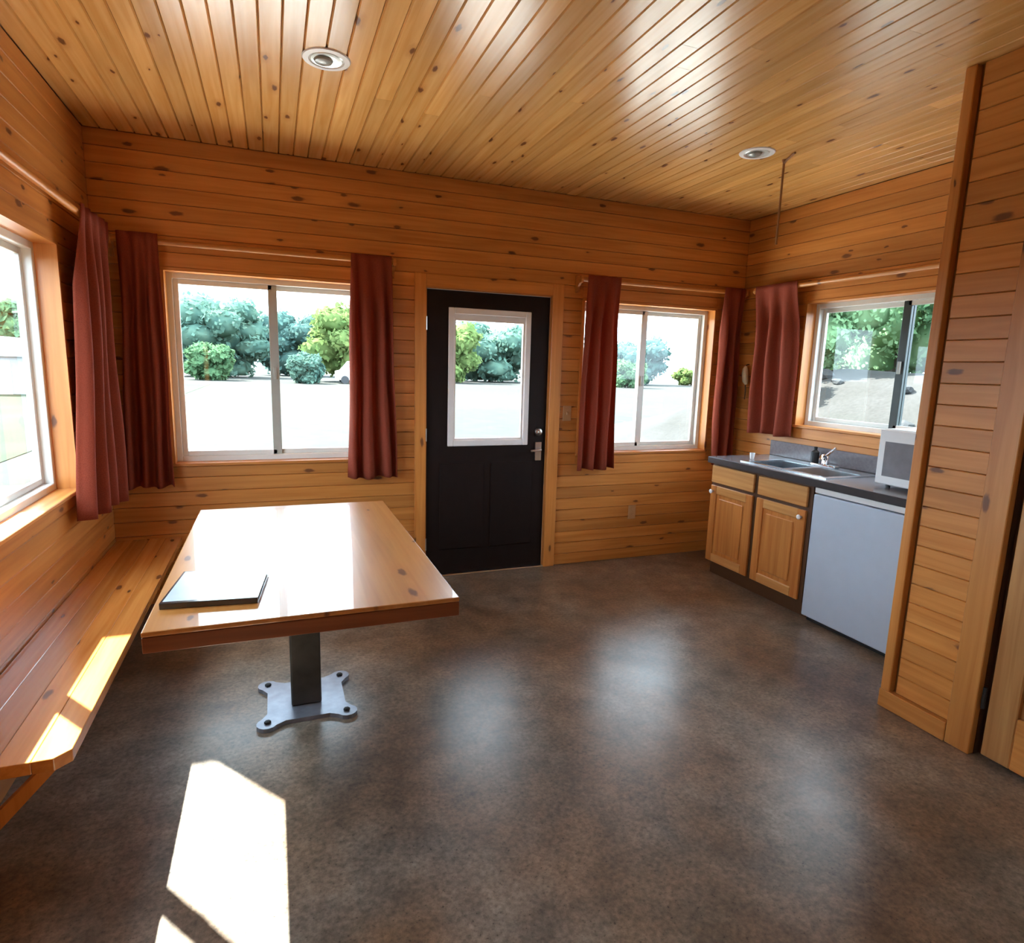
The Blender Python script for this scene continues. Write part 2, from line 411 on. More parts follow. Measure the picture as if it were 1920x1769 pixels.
# ---------------------------------------------------------------- windows
def P(axis, plane, sgn, a, d, z):
    """a along the wall, d outward from the inner face"""
    return (a, plane + sgn * d, z) if axis == 'x' else (plane + sgn * d, a, z)
def wbox(name, mat, parent, axis, plane, sgn, a0, a1, d0, d1, z0, z1, bevel=0.0):
    p, q = P(axis, plane, sgn, a0, d0, z0), P(axis, plane, sgn, a1, d1, z1)
    return box(name, mat, parent, p[0], q[0], p[1], q[1], p[2], q[2], bevel=bevel)
def window(n, axis, plane, sgn, op, panes=2, stile=vinyl, sill_proud=0.016, near_first=True):
    a0, a1, z0, z1 = op
    o = thing('window_%d' % n, P(axis, plane, sgn, (a0 + a1) / 2, 0.08, z0), kind='structure')
    t = 0.019
    up = P_zy if axis == 'x' else P_zx; lv = P_trim_x if axis == 'x' else P_trim_y
    k = (axis, plane, sgn)
    wbox('jamb', up, o, *k, a0, a0 + t, -0.006, 0.115, z0 + t, z1 - t); wbox('jamb', up, o, *k, a1 - t, a1, -0.006, 0.115, z0 + t, z1 - t)
    wbox('head_jamb', lv, o, *k, a0, a1, -0.006, 0.115, z1 - t, z1)
    wbox('sill', lv, o, *k, a0 - 0.0, a1 + 0.0, -sill_proud, 0.115, z0, z0 + t, bevel=0.003)
    b0, b1, c0, c1 = a0 + 0.004, a1 - 0.004, z0 + 0.006, z1 - 0.006
    f = 0.046
    # outer frame of four members
    for nm, q in (('frame_stile', (b0, b0 + f, c0, c1)), ('frame_stile', (b1 - f, b1, c0, c1)), ('frame_rail', (b0 + f, b1 - f, c0, c0 + f)), ('frame_rail', (b0 + f, b1 - f, c1 - f, c1))):
        wbox(nm, vinyl, o, *k, q[0], q[1], 0.085, 0.160, q[2], q[3], bevel=0.003)
    i0, i1, j0, j1 = b0 + f, b1 - f, c0 + f, c1 - f
    mid = (i0 + i1) / 2
    sashes = ((i0, mid + 0.027, 0.098, 0.120), (mid - 0.027, i1, 0.124, 0.146))
    for q, (s0, s1, d0, d1) in enumerate(sashes):
        sf = 0.030
        sash = thing('sash', P(axis, plane, sgn, (s0 + s1) / 2, (d0 + d1) / 2, j0)); sash.parent = o; sash.location = Vector(sash.location) - world_of(o)
        for nm, r in (('sash_stile', (s0, s0 + (sf if q == 0 else 0.054), j0, j1)), ('sash_stile', (s1 - (0.054 if q == 0 else sf), s1, j0, j1)), ('sash_rail', (s0 + sf, s1 - sf, j0, j0 + sf)), ('sash_rail', (s0 + sf, s1 - sf, j1 - sf, j1))):
            meets = abs((r[0] + r[1]) / 2 - mid) < 0.03 and nm == 'sash_stile'
            wbox(nm, stile if meets else vinyl, sash, *k, r[0], r[1], d0, d1, r[2], r[3], bevel=0.002)
        wbox('pane', GLASS, sash, *k, s0 + sf, s1 - sf, (d0 + d1) / 2 - 0.002, (d0 + d1) / 2 + 0.002, j0 + sf, j1 - sf)
    # sliding latch on the meeting stile
    wbox('latch', vinyl_grey, o, *k, mid - 0.010, mid + 0.010, 0.082, 0.098, (z0 + z1) / 2 - 0.05, (z0 + z1) / 2 + 0.03, bevel=0.002)
    return o
window(1, 'x', 0, 1, WIN1, stile=vinyl_grey)
window(2, 'y', 0, -1, WINL)
window(3, 'x', 0, 1, WIN3)
window(4, 'y', W, 1, WINR, stile=dark_bar)
window(5, 'y', 0, -1, WINL_ADDED)  # added window, out of view, for daylight from the left
window(6, 'x', REAR, -1, WREAR_ADDED)  # added window, out of view, for daylight from the rear

# ---------------------------------------------------------------- dark outside door
d1 = thing('door_1', (2.38, 0.05, 0), kind='structure')
dx0, dx1, dz0, dz1 = 1.922, 2.841, 0.012, 2.048
gx0, gx1, gz0, gz1 = 2.075, 2.695, 0.965, 1.935
sl = bmesh.new()
for q in ((dx0, gx0, dz0, dz1), (gx1, dx1, dz0, dz1), (gx0, gx1, dz0, gz0), (gx0, gx1, gz1, dz1)):
    add_box(sl, q[0], q[1], 0.012, 0.056, q[2], q[3])
obj('door_slab', sl, door_dark, d1)
for x0, x1 in ((2.02, 2.35), (2.41, 2.74)):      # raised panels in the lower half
    b = bmesh.new(); add_box(b, x0, x1, 0.004, 0.013, 0.20, 0.84)
    obj('raised_panel', b, door_dark, d1, bevel=0.0035)
for nm, q in (('lite_stile', (gx0, gx0 + 0.042, gz0, gz1)), ('lite_stile', (gx1 - 0.042, gx1, gz0, gz1)), ('lite_rail', (gx0 + 0.042, gx1 - 0.042, gz0, gz0 + 0.042)), ('lite_rail', (gx0 + 0.042, gx1 - 0.042, gz1 - 0.042, gz1))):
    box(nm, white_paint, d1, q[0], q[1], 0.002, 0.050, q[2], q[3], bevel=0.004)
for nm, q in (('inner_bead', (gx0 + 0.042, gx0 + 0.056, gz0 + 0.042, gz1 - 0.042)), ('inner_bead', (gx1 - 0.056, gx1 - 0.042, gz0 + 0.042, gz1 - 0.042)), ('inner_bead', (gx0 + 0.056, gx1 - 0.056, gz0 + 0.042, gz0 + 0.056)), ('blind_headrail', (gx0 + 0.056, gx1 - 0.056, gz1 - 0.085, gz1 - 0.042))):
    box(nm, white_paint, d1, q[0], q[1], 0.018, 0.044, q[2], q[3])
box('pane', GLASS, d1, gx0 + 0.05, gx1 - 0.05, 0.034, 0.038, gz0 + 0.05, gz1 - 0.05)
bm = bmesh.new(); add_lathe(bm, [(0.031, 0.012), (0.031, 0.004), (0.024, -0.006), (0.012, -0.010), (0.012, -0.030), (0.004, -0.032)], (2.782, 0.0, 1.062), 'y')
tag(smooth_by_angle(obj('deadbolt', bm, metal, d1)), 'brushed nickel deadbolt turn')
lev = thing('door_lever', (2.782, 0, 0.93)); lev.parent = d1; lev.location = Vector(lev.location) - world_of(d1)
bm = bmesh.new(); add_box(bm, 2.757, 2.807, -0.004, 0.012, 0.845, 0.985); obj('lever_plate', bm, metal, lev, bevel=0.003)
bm = bmesh.new(); add_tube(bm, [(2.782, 0.0, 0.935), (2.782, -0.035, 0.935), (2.778, -0.050, 0.932), (2.765, -0.055, 0.930), (2.70, -0.055, 0.926)], [0.011, 0.011, 0.011, 0.010, 0.008])
smooth_by_angle(obj('lever_handle', bm, metal, lev))
for z in (0.25, 1.05, 1.82):
    bm = bmesh.new(); add_tube(bm, [(dx0 - 0.006, 0.004, z - 0.045), (dx0 - 0.006, 0.004, z + 0.045)], 0.007, 8); obj('hinge', bm, metal, d1)
# door jamb lining and pine trim
box('jamb', P_zy, d1, DOOR[0], dx0 - 0.003, 0.0, 0.12, 0, DOOR[3]); box('jamb', P_zy, d1, dx1 + 0.003, DOOR[1], 0.0, 0.12, 0, DOOR[3])
box('head_jamb', P_trim_x, d1, dx0 - 0.003, dx1 + 0.003, 0.0, 0.12, dz1 + 0.004, DOOR[3])
box('casing', P_zx, d1, DOOR[0] - 0.072, DOOR[0] + 0.006, -0.017, 0.0, 0, DOOR[3] + 0.080, bevel=0.003)
box('casing', P_zx, d1, DOOR[1] - 0.006, DOOR[1] + 0.085, -0.017, 0.0, 0, DOOR[3] + 0.080, bevel=0.003)
box('head_casing', P_xz, d1, DOOR[0] + 0.006, DOOR[1] - 0.006, -0.017, 0.0, DOOR[3] - 0.006, DOOR[3] + 0.080, bevel=0.003)
box('threshold', metal, d1, dx0 - 0.01, dx1 + 0.01, -0.015, 0.10, 0, 0.011, bevel=0.003)

# ---------------------------------------------------------------- pine door in the partition
d2 = thing('door_2', (PX + 0.03, -3.2, 0), kind='structure')
y0, y1 = PDOOR[0] + 0.03, PDOOR[1] - 0.030
def pbox(name, mat, a0, a1, z0, z1, d0=0.010, d1_=0.045, bevel=0.004): return box(name, mat, d2, PX + d0, PX + d1_, a0, a1, z0, z1, bevel=bevel)
pbox('stile', P_door, y1 - 0.105, y1, 0.018, 2.03); pbox('stile', P_door, y0, y0 + 0.105, 0.018, 2.03)
for z0, z1 in ((0.018, 0.235), (0.86, 1.03), (1.93, 2.03)):
    pbox('rail', P_yz, y0 + 0.105, y1 - 0.105, z0, z1)
ym = (y0 + y1) / 2
pbox('mullion', P_door, ym - 0.05, ym + 0.05, 0.235, 0.86); pbox('mullion', P_door, ym - 0.05, ym + 0.05, 1.03, 1.93)
for z0, z1 in ((0.235, 0.86), (1.03, 1.93)):
    for a0, a1 in ((y0 + 0.105, ym - 0.05), (ym + 0.05, y1 - 0.105)):
        pbox('panel', P_door, a0, a1, z0, z1, 0.030, 0.042, 0.0)
        pbox('raised_field', P_door, a0 + 0.035, a1 - 0.035, z0 + 0.035, z1 - 0.035, 0.016, 0.031, 0.006)
box('casing', P_zy, d2, PX - 0.016, PX + 0.020, -2.755, -2.656, 0, 2.16, bevel=0.003)
box('casing', P_zy, d2, PX - 0.016, PX + 0.020, -3.76, -3.66, 0, 2.16, bevel=0.003)
box('head_casing', P_yz, d2, PX - 0.016, PX + 0.020, -3.66, -2.755, 2.06, 2.16, bevel=0.003)
box('jamb', dark_frame, d2, PX + 0.02, PX + 0.118, -2.757, -2.748, 0, 2.06); box('stop', dark_frame, d2, PX + 0.05, PX + 0.075, -2.80, -2.757, 0, 2.06)
for z in (0.26, 1.8):
    bm = bmesh.new(); add_tube(bm, [(PX + 0.004, -2.770, z - 0.045), (PX + 0.004, -2.770, z + 0.045)], 0.008, 8); obj('hinge', bm, bolt_m, d2)

# ---------------------------------------------------------------- curtains and rods
def curtain(label, top_a, top_b, bot_a, bot_b, z0, z1, normal, folds, amp, seed, group='rust red curtains', lift=0.0):
    """cloth hung between two plan points at the top and two at the hem; folds swing along `normal`"""
    rnd = random.Random(seed)
    nu, nv = folds * 16, 28
    ta, tb, ba, bb = map(lambda p: Vector((p[0], p[1], 0)), (top_a, top_b, bot_a, bot_b)); n = Vector((*normal, 0))
    ph = [rnd.uniform(-0.5, 0.5) for _ in range(folds + 2)]; am = [rnd.uniform(0.65, 1.25) for _ in range(folds + 2)]
    bm = bmesh.new(); grid = []
    for j in range(nv + 1):
        v = j / nv; row = []                      # v = 0 at the rod
        for i in range(nu + 1):
            u = i / nu
            k = u * folds; i0 = int(min(k, folds - 1)); fr = k - i0
            a_ = am[i0] * (1 - fr) + am[i0 + 1] * fr; p_ = ph[i0] * (1 - fr) + ph[i0 + 1] * fr
            base = (ta.lerp(tb, u)).lerp(ba.lerp(bb, u), v ** 1.2)
            s = math.sin(2 * math.pi * k + p_ + 0.5 * math.sin(2.2 * v + seed))
            s = math.copysign(abs(s) ** 0.8, s)
            head = min(1.0, max(0.0, (v - 0.03) * 4.5))      # flat pocket in front of the rod, folds below it
            off = amp * a_ * s * (0.16 + 0.84 * head) * (1 + 0.25 * v) + 0.027 * (1 - head)
            c = base + n * off
            c.x += 0.004 * math.sin(9 * v + 5 * u + seed); c.y += 0.004 * math.cos(8 * v + 6 * u)
            zt = z1 - (z1 - z0) * v + (0.006 * math.sin(3 * math.pi * u + seed) - lift * u) * v
            row.append(bm.verts.new((c.x, c.y, zt)))
        grid.append(row)
    for j in range(nv):
        for i in range(nu): bm.faces.new((grid[j][i], grid[j][i + 1], grid[j + 1][i + 1], grid[j + 1][i]))
    o = tag(obj('curtain', bm, CLOTH, smooth=True), label, 'curtain', group)
    sm = o.modifiers.new('thickness', 'SOLIDIFY'); sm.thickness = 0.003; sm.offset = 0
    return o

curtain('rust red curtain at the far end of the left wall, lit orange by the window', (0.075, -0.60), (0.085, -0.16), (0.06, -0.84), (0.125, -0.28), 0.755, 2.25, (1, 0), 4, 0.040, 3)
curtain('rust red curtain in the left corner, on the window behind the table', (0.145, -0.075), (0.345, -0.075), (0.10, -0.075), (0.352, -0.085), 0.765, 2.225, (0, -1), 3, 0.034, 5)
curtain('rust red curtain between the window behind the table and the dark door', (1.405, -0.08), (1.66, -0.08), (1.375, -0.085), (1.70, -0.085), 0.775, 2.215, (0, -1), 3, 0.036, 8)
curtain('rust red curtain just right of the dark door, beside the light switch', (3.09, -0.08), (3.37, -0.08), (3.06, -0.085), (3.39, -0.085), 0.775, 2.215, (0, -1), 3, 0.036, 12)
curtain('dark rust curtain in the right corner, hanging behind the counter end', (4.33, -0.075), (4.53, -0.075), (4.325, -0.08), (4.54, -0.075), 0.785, 2.215, (0, -1), 2, 0.032, 17)
curtain('short rust red curtain beside the window over the sink', (4.525, -0.25), (4.525, -0.66), (4.525, -0.28), (4.53, -0.70), 1.075, 2.215, (-1, 0), 3, 0.034, 23)

def corbel(axis, a, d_in, plane, sgn, z, parent):
    """curved wooden bracket holding the rod, sgn = into the room"""
    prof = [(0.0, -0.09), (0.022, -0.085), (0.035, -0.05), (0.060, -0.028), (0.092, -0.022), (0.098, 0.0), (0.092, 0.022), (0.0, 0.03)]
    bm = bmesh.new(); t = 0.019
    pts = [((a - t / 2, plane + sgn * d, z + h) if axis == 'x' else (plane + sgn * d, a - t / 2, z + h)) for d, h in prof]
    add_prism(bm, pts, (t, 0, 0) if axis == 'x' else (0, t, 0))
    return obj('bracket', bm, P_xz if axis == 'x' else P_yz, parent)
def rod(label, axis, plane, sgn, a0, a1, z, ends):
    d = 0.075; r = 0.0165
    base = ((a0 + a1) / 2, plane + sgn * d, z) if axis == 'x' else (plane + sgn * d, (a0 + a1) / 2, z)
    o = thing('curtain_rod', base, label, 'curtain rod', 'wooden curtain rods')
    pt = lambda a: (a, plane + sgn * d, z) if axis == 'x' else (plane + sgn * d, a, z)
    bm = bmesh.new(); add_tube(bm, [pt(a0), pt(a1)], r, 14)
    smooth_by_angle(obj('pole', bm, P_trim_x if axis == 'x' else P_trim_y, o))
    for e in ends:
        corbel(axis, e, d, plane, sgn, z, o)
    return o
rod('wooden curtain rod above the left wall window', 'y', 0, 1, -2.75, -0.10, 2.215, (-0.118, -2.7))
rod('wooden curtain rod above the window behind the table', 'x', 0, -1, 0.085, 1.70, 2.185, (0.100, 1.685))
rod('wooden curtain rod above the window right of the dark door', 'x', 0, -1, 3.03, 4.565, 2.185, (3.045, 4.556))
rod('wooden curtain rod above the window over the sink', 'y', W, -1, -2.31, -0.20, 2.185, (-0.225, -2.28))

# ---------------------------------------------------------------- bench along the left wall
bench = thing('wall_bench', (0.18, -1.16, 0), 'long varnished pine bench along the left wall beside the table', 'bench')
BZ = 0.428
for k in range(4):
    x0, x1 = 0.004 + k * 0.0885, 0.004 + (k + 1) * 0.0885 - 0.001
    bm = bmesh.new()
    if k < 3: add_box(bm, x0, x1, -2.33, -0.003, BZ - 0.038, BZ)
    else: add_prism(bm, [(x0, -2.33, BZ - 0.038), (x1 - 0.035, -2.33, BZ - 0.038), (x1, -2.295, BZ - 0.038), (x1, -0.003, BZ - 0.038), (x0, -0.003, BZ - 0.038)], (0, 0, 0.038))
    obj('seat_plank', bm, P_bench, bench, bevel=0.0015, seg=1)
box('back_cleat', P_yz, bench, 0.002, 0.030, -2.31, -0.02, BZ - 0.125, BZ - 0.039)
for y in (-2.22, -1.15, -0.12):
    br = thing('bracket', (0.1, y, 0)); br.parent = bench; br.location = Vector(br.location) - world_of(bench)
    box('arm', P_trim_x, br, 0.031, 0.30, y - 0.02, y + 0.02, BZ - 0.085, BZ - 0.039, bevel=0.002)
    bm = bmesh.new(); add_prism(bm, [(0.002, y - 0.02, 0.02), (0.002, y - 0.02, 0.09), (0.255, y - 0.02, BZ - 0.086), (0.30, y - 0.02, BZ - 0.086)], (0, 0.04, 0))
    obj('brace', bm, P_zx, br)

# ---------------------------------------------------------------- table
tbl = thing('dining_table', (1.02, -1.49, 0), 'varnished pine table with square top on a single dark steel post', 'table')
TX0, TX1, TY0, TY1, TZ = 0.545, 1.50, -2.29, -0.70, 0.75
bm = bmesh.new(); add_box(bm, TX0, TX1, TY0, TY1, TZ - 0.016, TZ)
obj('tabletop', bm, P_table, tbl, bevel=0.004, seg=2)
P_edge = pine('dark_table_edge_wood', 'x', 'z', light=(0.30, 0.095, 0.030), dark=(0.19, 0.052, 0.016), knots=0.2, rough=0.35)  # shade on the table edge is put into this dark colour
P_edge_y = pine('shade_toned_edge_wood_y', 'y', 'z', light=(0.30, 0.095, 0.030), dark=(0.19, 0.052, 0.016), knots=0.2, rough=0.35)
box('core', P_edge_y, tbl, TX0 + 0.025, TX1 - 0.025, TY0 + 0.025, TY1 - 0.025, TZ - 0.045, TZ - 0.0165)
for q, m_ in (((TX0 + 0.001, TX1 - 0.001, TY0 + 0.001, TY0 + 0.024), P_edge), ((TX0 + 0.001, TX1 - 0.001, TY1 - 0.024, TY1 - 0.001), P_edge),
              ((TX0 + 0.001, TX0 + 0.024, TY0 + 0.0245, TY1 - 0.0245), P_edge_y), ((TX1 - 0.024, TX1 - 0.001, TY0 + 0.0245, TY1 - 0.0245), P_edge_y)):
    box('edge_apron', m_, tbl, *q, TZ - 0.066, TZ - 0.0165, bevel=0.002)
px, py = 1.018, -1.475
def clover(cx, cy, h, ear, waist, n=8):
    """square plate whose corners swell into round ears"""
    pts = []
    for q in range(4):
        a = math.pi / 4 + q * math.pi / 2
        c = Vector((math.copysign(h, math.cos(a)), math.copysign(h, math.sin(a)), 0))
        for k in range(n + 1):
            t = a - math.radians(105) + math.radians(210) * k / n
            pts.append(Vector((cx, cy, 0)) + c + ear * Vector((math.cos(t), math.sin(t), 0)))
        b = a + math.pi / 4
        d = Vector((math.cos(b), math.sin(b), 0)); s = Vector((-math.sin(b), math.cos(b), 0))
        for k in (-0.55, 0.0, 0.55): pts.append(Vector((cx, cy, 0)) + d * waist + s * k * h)
    return pts
bm = bmesh.new(); add_prism(bm, [(p.x, p.y, 0.0) for p in clover(px, py, 0.165, 0.043, 0.165)], (0, 0, 0.019))
plate = obj('base_plate', bm, galv, tbl)
for sx in (-1, 1):
    for sy in (-1, 1):
        bm = bmesh.new(); add_lathe(bm, [(0.014, 0.0192), (0.014, 0.027), (0.009, 0.030), (0.002, 0.031)], (px + sx * 0.163, py + sy * 0.163, 0), 'z', 6)
        obj('bolt', bm, bolt_m, plate)
bm = bmesh.new(); add_box(bm, px - 0.064, px + 0.064, py - 0.064, py + 0.064, 0.0192, TZ - 0.056); obj('post', bm, post_m, tbl, bevel=0.008, seg=3)
bm = bmesh.new(); add_box(bm, px - 0.17, px + 0.17, py - 0.17, py + 0.17, TZ - 0.056, TZ - 0.0455); obj('top_plate', bm, post_m, tbl, bevel=0.002, seg=1)

# binder lying on the table
bn = thing('binder', (0.73, -1.97, TZ), 'thin dark ring binder lying flat on the pine table', 'binder')
ang = math.radians(-6)
def rot_box(name, mat, parent, x0, x1, y0, y1, z0, z1, cx, cy, bevel=0.0):
    bm = bmesh.new(); add_box(bm, x0, x1, y0, y1, z0, z1)
    bmesh.ops.rotate(bm, verts=bm.verts, cent=(0, 0, 0), matrix=Matrix.Rotation(ang, 3, 'Z'))
    bmesh.ops.translate(bm, verts=bm.verts, vec=(cx, cy, TZ))
    return obj(name, bm, mat, parent, bevel=bevel, seg=2)
bcx, bcy = 0.728, -1.975
rot_box('back_cover', binder_m, bn, -0.145, 0.145, -0.155, 0.155, 0.0005, 0.0035, bcx, bcy, 0.001)
rot_box('page', paper, bn, -0.13, 0.138, -0.145, 0.148, 0.004, 0.017, bcx, bcy)
rot_box('front_cover', binder_m, bn, -0.145, 0.145, -0.155, 0.155, 0.0175, 0.0205, bcx, bcy, 0.001)
rot_box('cover_sheet', sheet_m, bn, -0.138, 0.138, -0.146, 0.148, 0.0207, 0.0211, bcx, bcy)
rot_box('spine', binder_m, bn, -0.145, 0.145, -0.160, -0.1555, 0.0005, 0.0205, bcx, bcy, 0.0015)

# ---------------------------------------------------------------- kitchen run
FX = 4.01                                    # front plane of the cabinet doors
cab = thing('sink_cabinet', (4.3, -0.95, 0), 'oak coloured sink base cabinet with two raised panel doors and false drawers', 'cabinet')
CY0, CY1 = -1.425, -0.485
for y in (CY0, CY1 - 0.018): box('side_panel', P_cab, cab, FX + 0.040, W - 0.004, y, y + 0.018, 0.10, 0.868)
box('bottom_panel', P_cab_y, cab, FX + 0.040, W - 0.018, CY0 + 0.019, CY1 - 0.019, 0.10, 0.118)
box('back_panel', P_cab_y, cab, W - 0.016, W - 0.004, CY0 + 0.019, CY1 - 0.019, 0.10, 0.868)
box('toe_kick', dark_frame, cab, FX + 0.065, FX + 0.085, CY0 + 0.002, CY1 - 0.002, 0.0, 0.099)
box('face_frame', dark_frame, cab, FX + 0.020, FX + 0.0395, CY0, CY1, 0.10, 0.868)  # recess shade behind the doors is put into this dark brown
cm = (CY0 + CY1) / 2
for a0, a1, hs in ((cm + 0.020, CY1 - 0.012, 1), (CY0 + 0.028, cm - 0.020, -1)):
    box('drawer_front', P_cab_y, cab, FX, FX + 0.0195, a0, a1, 0.722, 0.852, bevel=0.004)
    dr = thing('door', (FX, (a0 + a1) / 2, 0.12)); dr.parent = cab; dr.location = Vector(dr.location) - world_of(cab)
    z0, z1, s = 0.115, 0.700, 0.062
    box('stile', P_cab, dr, FX, FX + 0.0195, a0, a0 + s, z0, z1, bevel=0.003); box('stile', P_cab, dr, FX, FX + 0.0195, a1 - s, a1, z0, z1, bevel=0.003)
    box('rail', P_cab_y, dr, FX, FX + 0.0195, a0 + s, a1 - s, z0, z0 + s, bevel=0.003); box('rail', P_cab_y, dr, FX, FX + 0.0195, a0 + s, a1 - s, z1 - s, z1, bevel=0.003)
    box('panel', P_cab, dr, FX + 0.012, FX + 0.0195, a0 + s, a1 - s, z0 + s, z1 - s)
    box('raised_field', P_cab, dr, FX + 0.003, FX + 0.0125, a0 + s + 0.03, a1 - s - 0.03, z0 + s + 0.03, z1 - s - 0.03, bevel=0.005)
    ky = a1 - 0.030 if hs > 0 else a0 + 0.030
    bm = bmesh.new(); add_lathe(bm, [(0.007, 0.0), (0.006, -0.010), (0.015, -0.017), (0.016, -0.024), (0.010, -0.029), (0.001, -0.030)], (FX, ky, 0.655), 'x', 16)
    smooth_by_angle(obj('knob', bm, white_paint, dr))

ct = thing('countertop', (4.3, -1.25, 0.87), 'grey laminate countertop with dark front edge and backsplash', 'countertop')
TOPZ = 0.915
SY0, SY1, SX0, SX1 = -1.46, -0.76, 4.075, 4.485    # sink cut-out
bm = bmesh.new()
Y0c, Y1c = PY + 0.003, -0.470
for q in ((FX - 0.020, SX0, Y0c, Y1c), (SX1, W - 0.004, Y0c, Y1c), (SX0, SX1, Y0c, SY0), (SX0, SX1, SY1, Y1c)):
    add_box(bm, q[0], q[1], q[2], q[3], 0.872, TOPZ)
obj('worktop', bm, laminate, ct)
box('front_edge', lam_edge, ct, FX - 0.026, FX - 0.0205, Y0c, Y1c, 0.868, TOPZ - 0.002, bevel=0.002)
box('backsplash', laminate, ct, W - 0.024, W - 0.004, Y0c, Y1c, TOPZ + 0.0005, 1.030, bevel=0.003)

snk = thing('sink', (4.28, -1.11, 0.76), 'stainless steel double bowl drop-in sink in the grey countertop', 'sink')
bm = bmesh.new()
ym_ = (SY0 + SY1) / 2; rim = 0.022
bowls = ((SX0 + 0.02, SX1 - 0.075, SY0 + 0.02, ym_ - 0.012), (SX0 + 0.02, SX1 - 0.075, ym_ + 0.012, SY1 - 0.02))
X = sorted({SX0 - rim, SX1 + rim, bowls[0][0], bowls[0][1]}); Yv = sorted({SY0 - rim, SY1 + rim, bowls[0][2], bowls[0][3], bowls[1][2], bowls[1][3]})
for xa, xb in zip(X, X[1:]):
    for ya, yb in zip(Yv, Yv[1:]):
        if any(abs(xa - b[0]) < 1e-6 and abs(ya - b[2]) < 1e-6 for b in bowls): continue
        add_box(bm, xa, xb, ya, yb, TOPZ + 0.0006, TOPZ + 0.006)
obj('rim', bm, steel_sink, snk)
for b in bowls:
    bm = bmesh.new(); t = 0.004; zb = 0.755
    for q in ((b[0], b[0] + t, b[2], b[3]), (b[1] - t, b[1], b[2], b[3]), (b[0] + t, b[1] - t, b[2], b[2] + t), (b[0] + t, b[1] - t, b[3] - t, b[3])):
        add_box(bm, *q, zb, TOPZ + 0.001)
    add_box(bm, b[0], b[1], b[2], b[3], zb - t, zb)
    bo = obj('bowl', bm, steel_sink, snk)
    bm = bmesh.new(); add_lathe(bm, [(0.042, zb), (0.042, zb + 0.003), (0.030, zb + 0.004), (0.004, zb + 0.002)], ((b[0] + b[1]) / 2, (b[2] + b[3]) / 2, 0), 'z', 20)
    obj('drain', bm, metal, bo)
fc = thing('faucet', (4.455, -1.11, TOPZ), 'chrome kitchen faucet with raised lever at the back of the sink', 'faucet')
bm = bmesh.new(); add_box(bm, 4.425, 4.480, -1.21, -1.01, TOPZ + 0.0065, TOPZ + 0.022); obj('deck_plate', bm, chrome, fc, bevel=0.006, seg=3)
bm = bmesh.new(); add_lathe(bm, [(0.026, 0.022), (0.024, 0.07), (0.020, 0.078), (0.004, 0.082)], (4.453, -1.11, TOPZ), 'z', 20); smooth_by_angle(obj('body', bm, chrome, fc))
bm = bmesh.new(); add_tube(bm, [(4.453, -1.11, TOPZ + 0.05), (4.42, -1.135, TOPZ + 0.075), (4.36, -1.175, TOPZ + 0.095), (4.30, -1.21, TOPZ + 0.095), (4.285, -1.22, TOPZ + 0.075)], [0.014, 0.013, 0.012, 0.012, 0.012], 12)
smooth_by_angle(obj('spout', bm, chrome, fc))
bm = bmesh.new(); add_tube(bm, [(4.453, -1.11, TOPZ + 0.078), (4.458, -1.135, TOPZ + 0.105), (4.465, -1.175, TOPZ + 0.145)], [0.011, 0.009, 0.007], 10)
smooth_by_angle(obj('lever', bm, chrome, fc))
# dark bottle behind the sink, white cup at the near corner
bt = thing('soap_bottle', (4.53, -0.93, TOPZ), 'small dark soap bottle against the backsplash behind the sink', 'bottle')
bm = bmesh.new(); add_lathe(bm, [(0.026, 0.0005), (0.028, 0.01), (0.028, 0.085), (0.012, 0.100), (0.011, 0.108)], (4.53, -0.95, TOPZ), 'z', 18); smooth_by_angle(obj('bottle_body', bm, black, bt))
bm = bmesh.new(); add_lathe(bm, [(0.013, 0.1085), (0.013, 0.122), (0.004, 0.124)], (4.53, -0.95, TOPZ), 'z', 14); obj('cap', bm, bolt_m, bt)
cp = thing('small_cup', (4.23, -0.66, TOPZ), 'small white cup on the counter left of the sink', 'cup')
bm = bmesh.new(); add_lathe(bm, [(0.014, 0.0005), (0.019, 0.045), (0.0175, 0.045), (0.013, 0.004)], (4.23, -0.66, TOPZ), 'z', 18); smooth_by_angle(obj('cup_wall', bm, plastic_w, cp))

# mini fridge under the counter
fr = thing('mini_fridge', (4.3, -1.76, 0), 'white compact refrigerator under the counter beside the oak cabinet', 'refrigerator')
FY0, FY1 = -2.085, -1.448
box('cabinet_body', fridge_w, fr, FX + 0.050, W - 0.06, FY0, FY1, 0.035, 0.862, bevel=0.004)
box('door', fridge_w, fr, FX - 0.004, FX + 0.046, FY0 + 0.001, FY1 - 0.001, 0.040, 0.822, bevel=0.008, seg=3)
box('top_trim', white_paint, fr, FX + 0.002, FX + 0.049, FY0, FY1, 0.828, 0.864, bevel=0.004)
box('kick_grille', black, fr, FX + 0.040, FX + 0.049, FY0 + 0.01, FY1 - 0.01, 0.004, 0.034)
for y in (FY0 + 0.05, FY1 - 0.05):
    bm = bmesh.new(); add_lathe(bm, [(0.018, 0), (0.018, 0.02), (0.010, 0.0345)], (FX + 0.09, y, 0), 'z', 12); obj('foot', bm, black, fr)
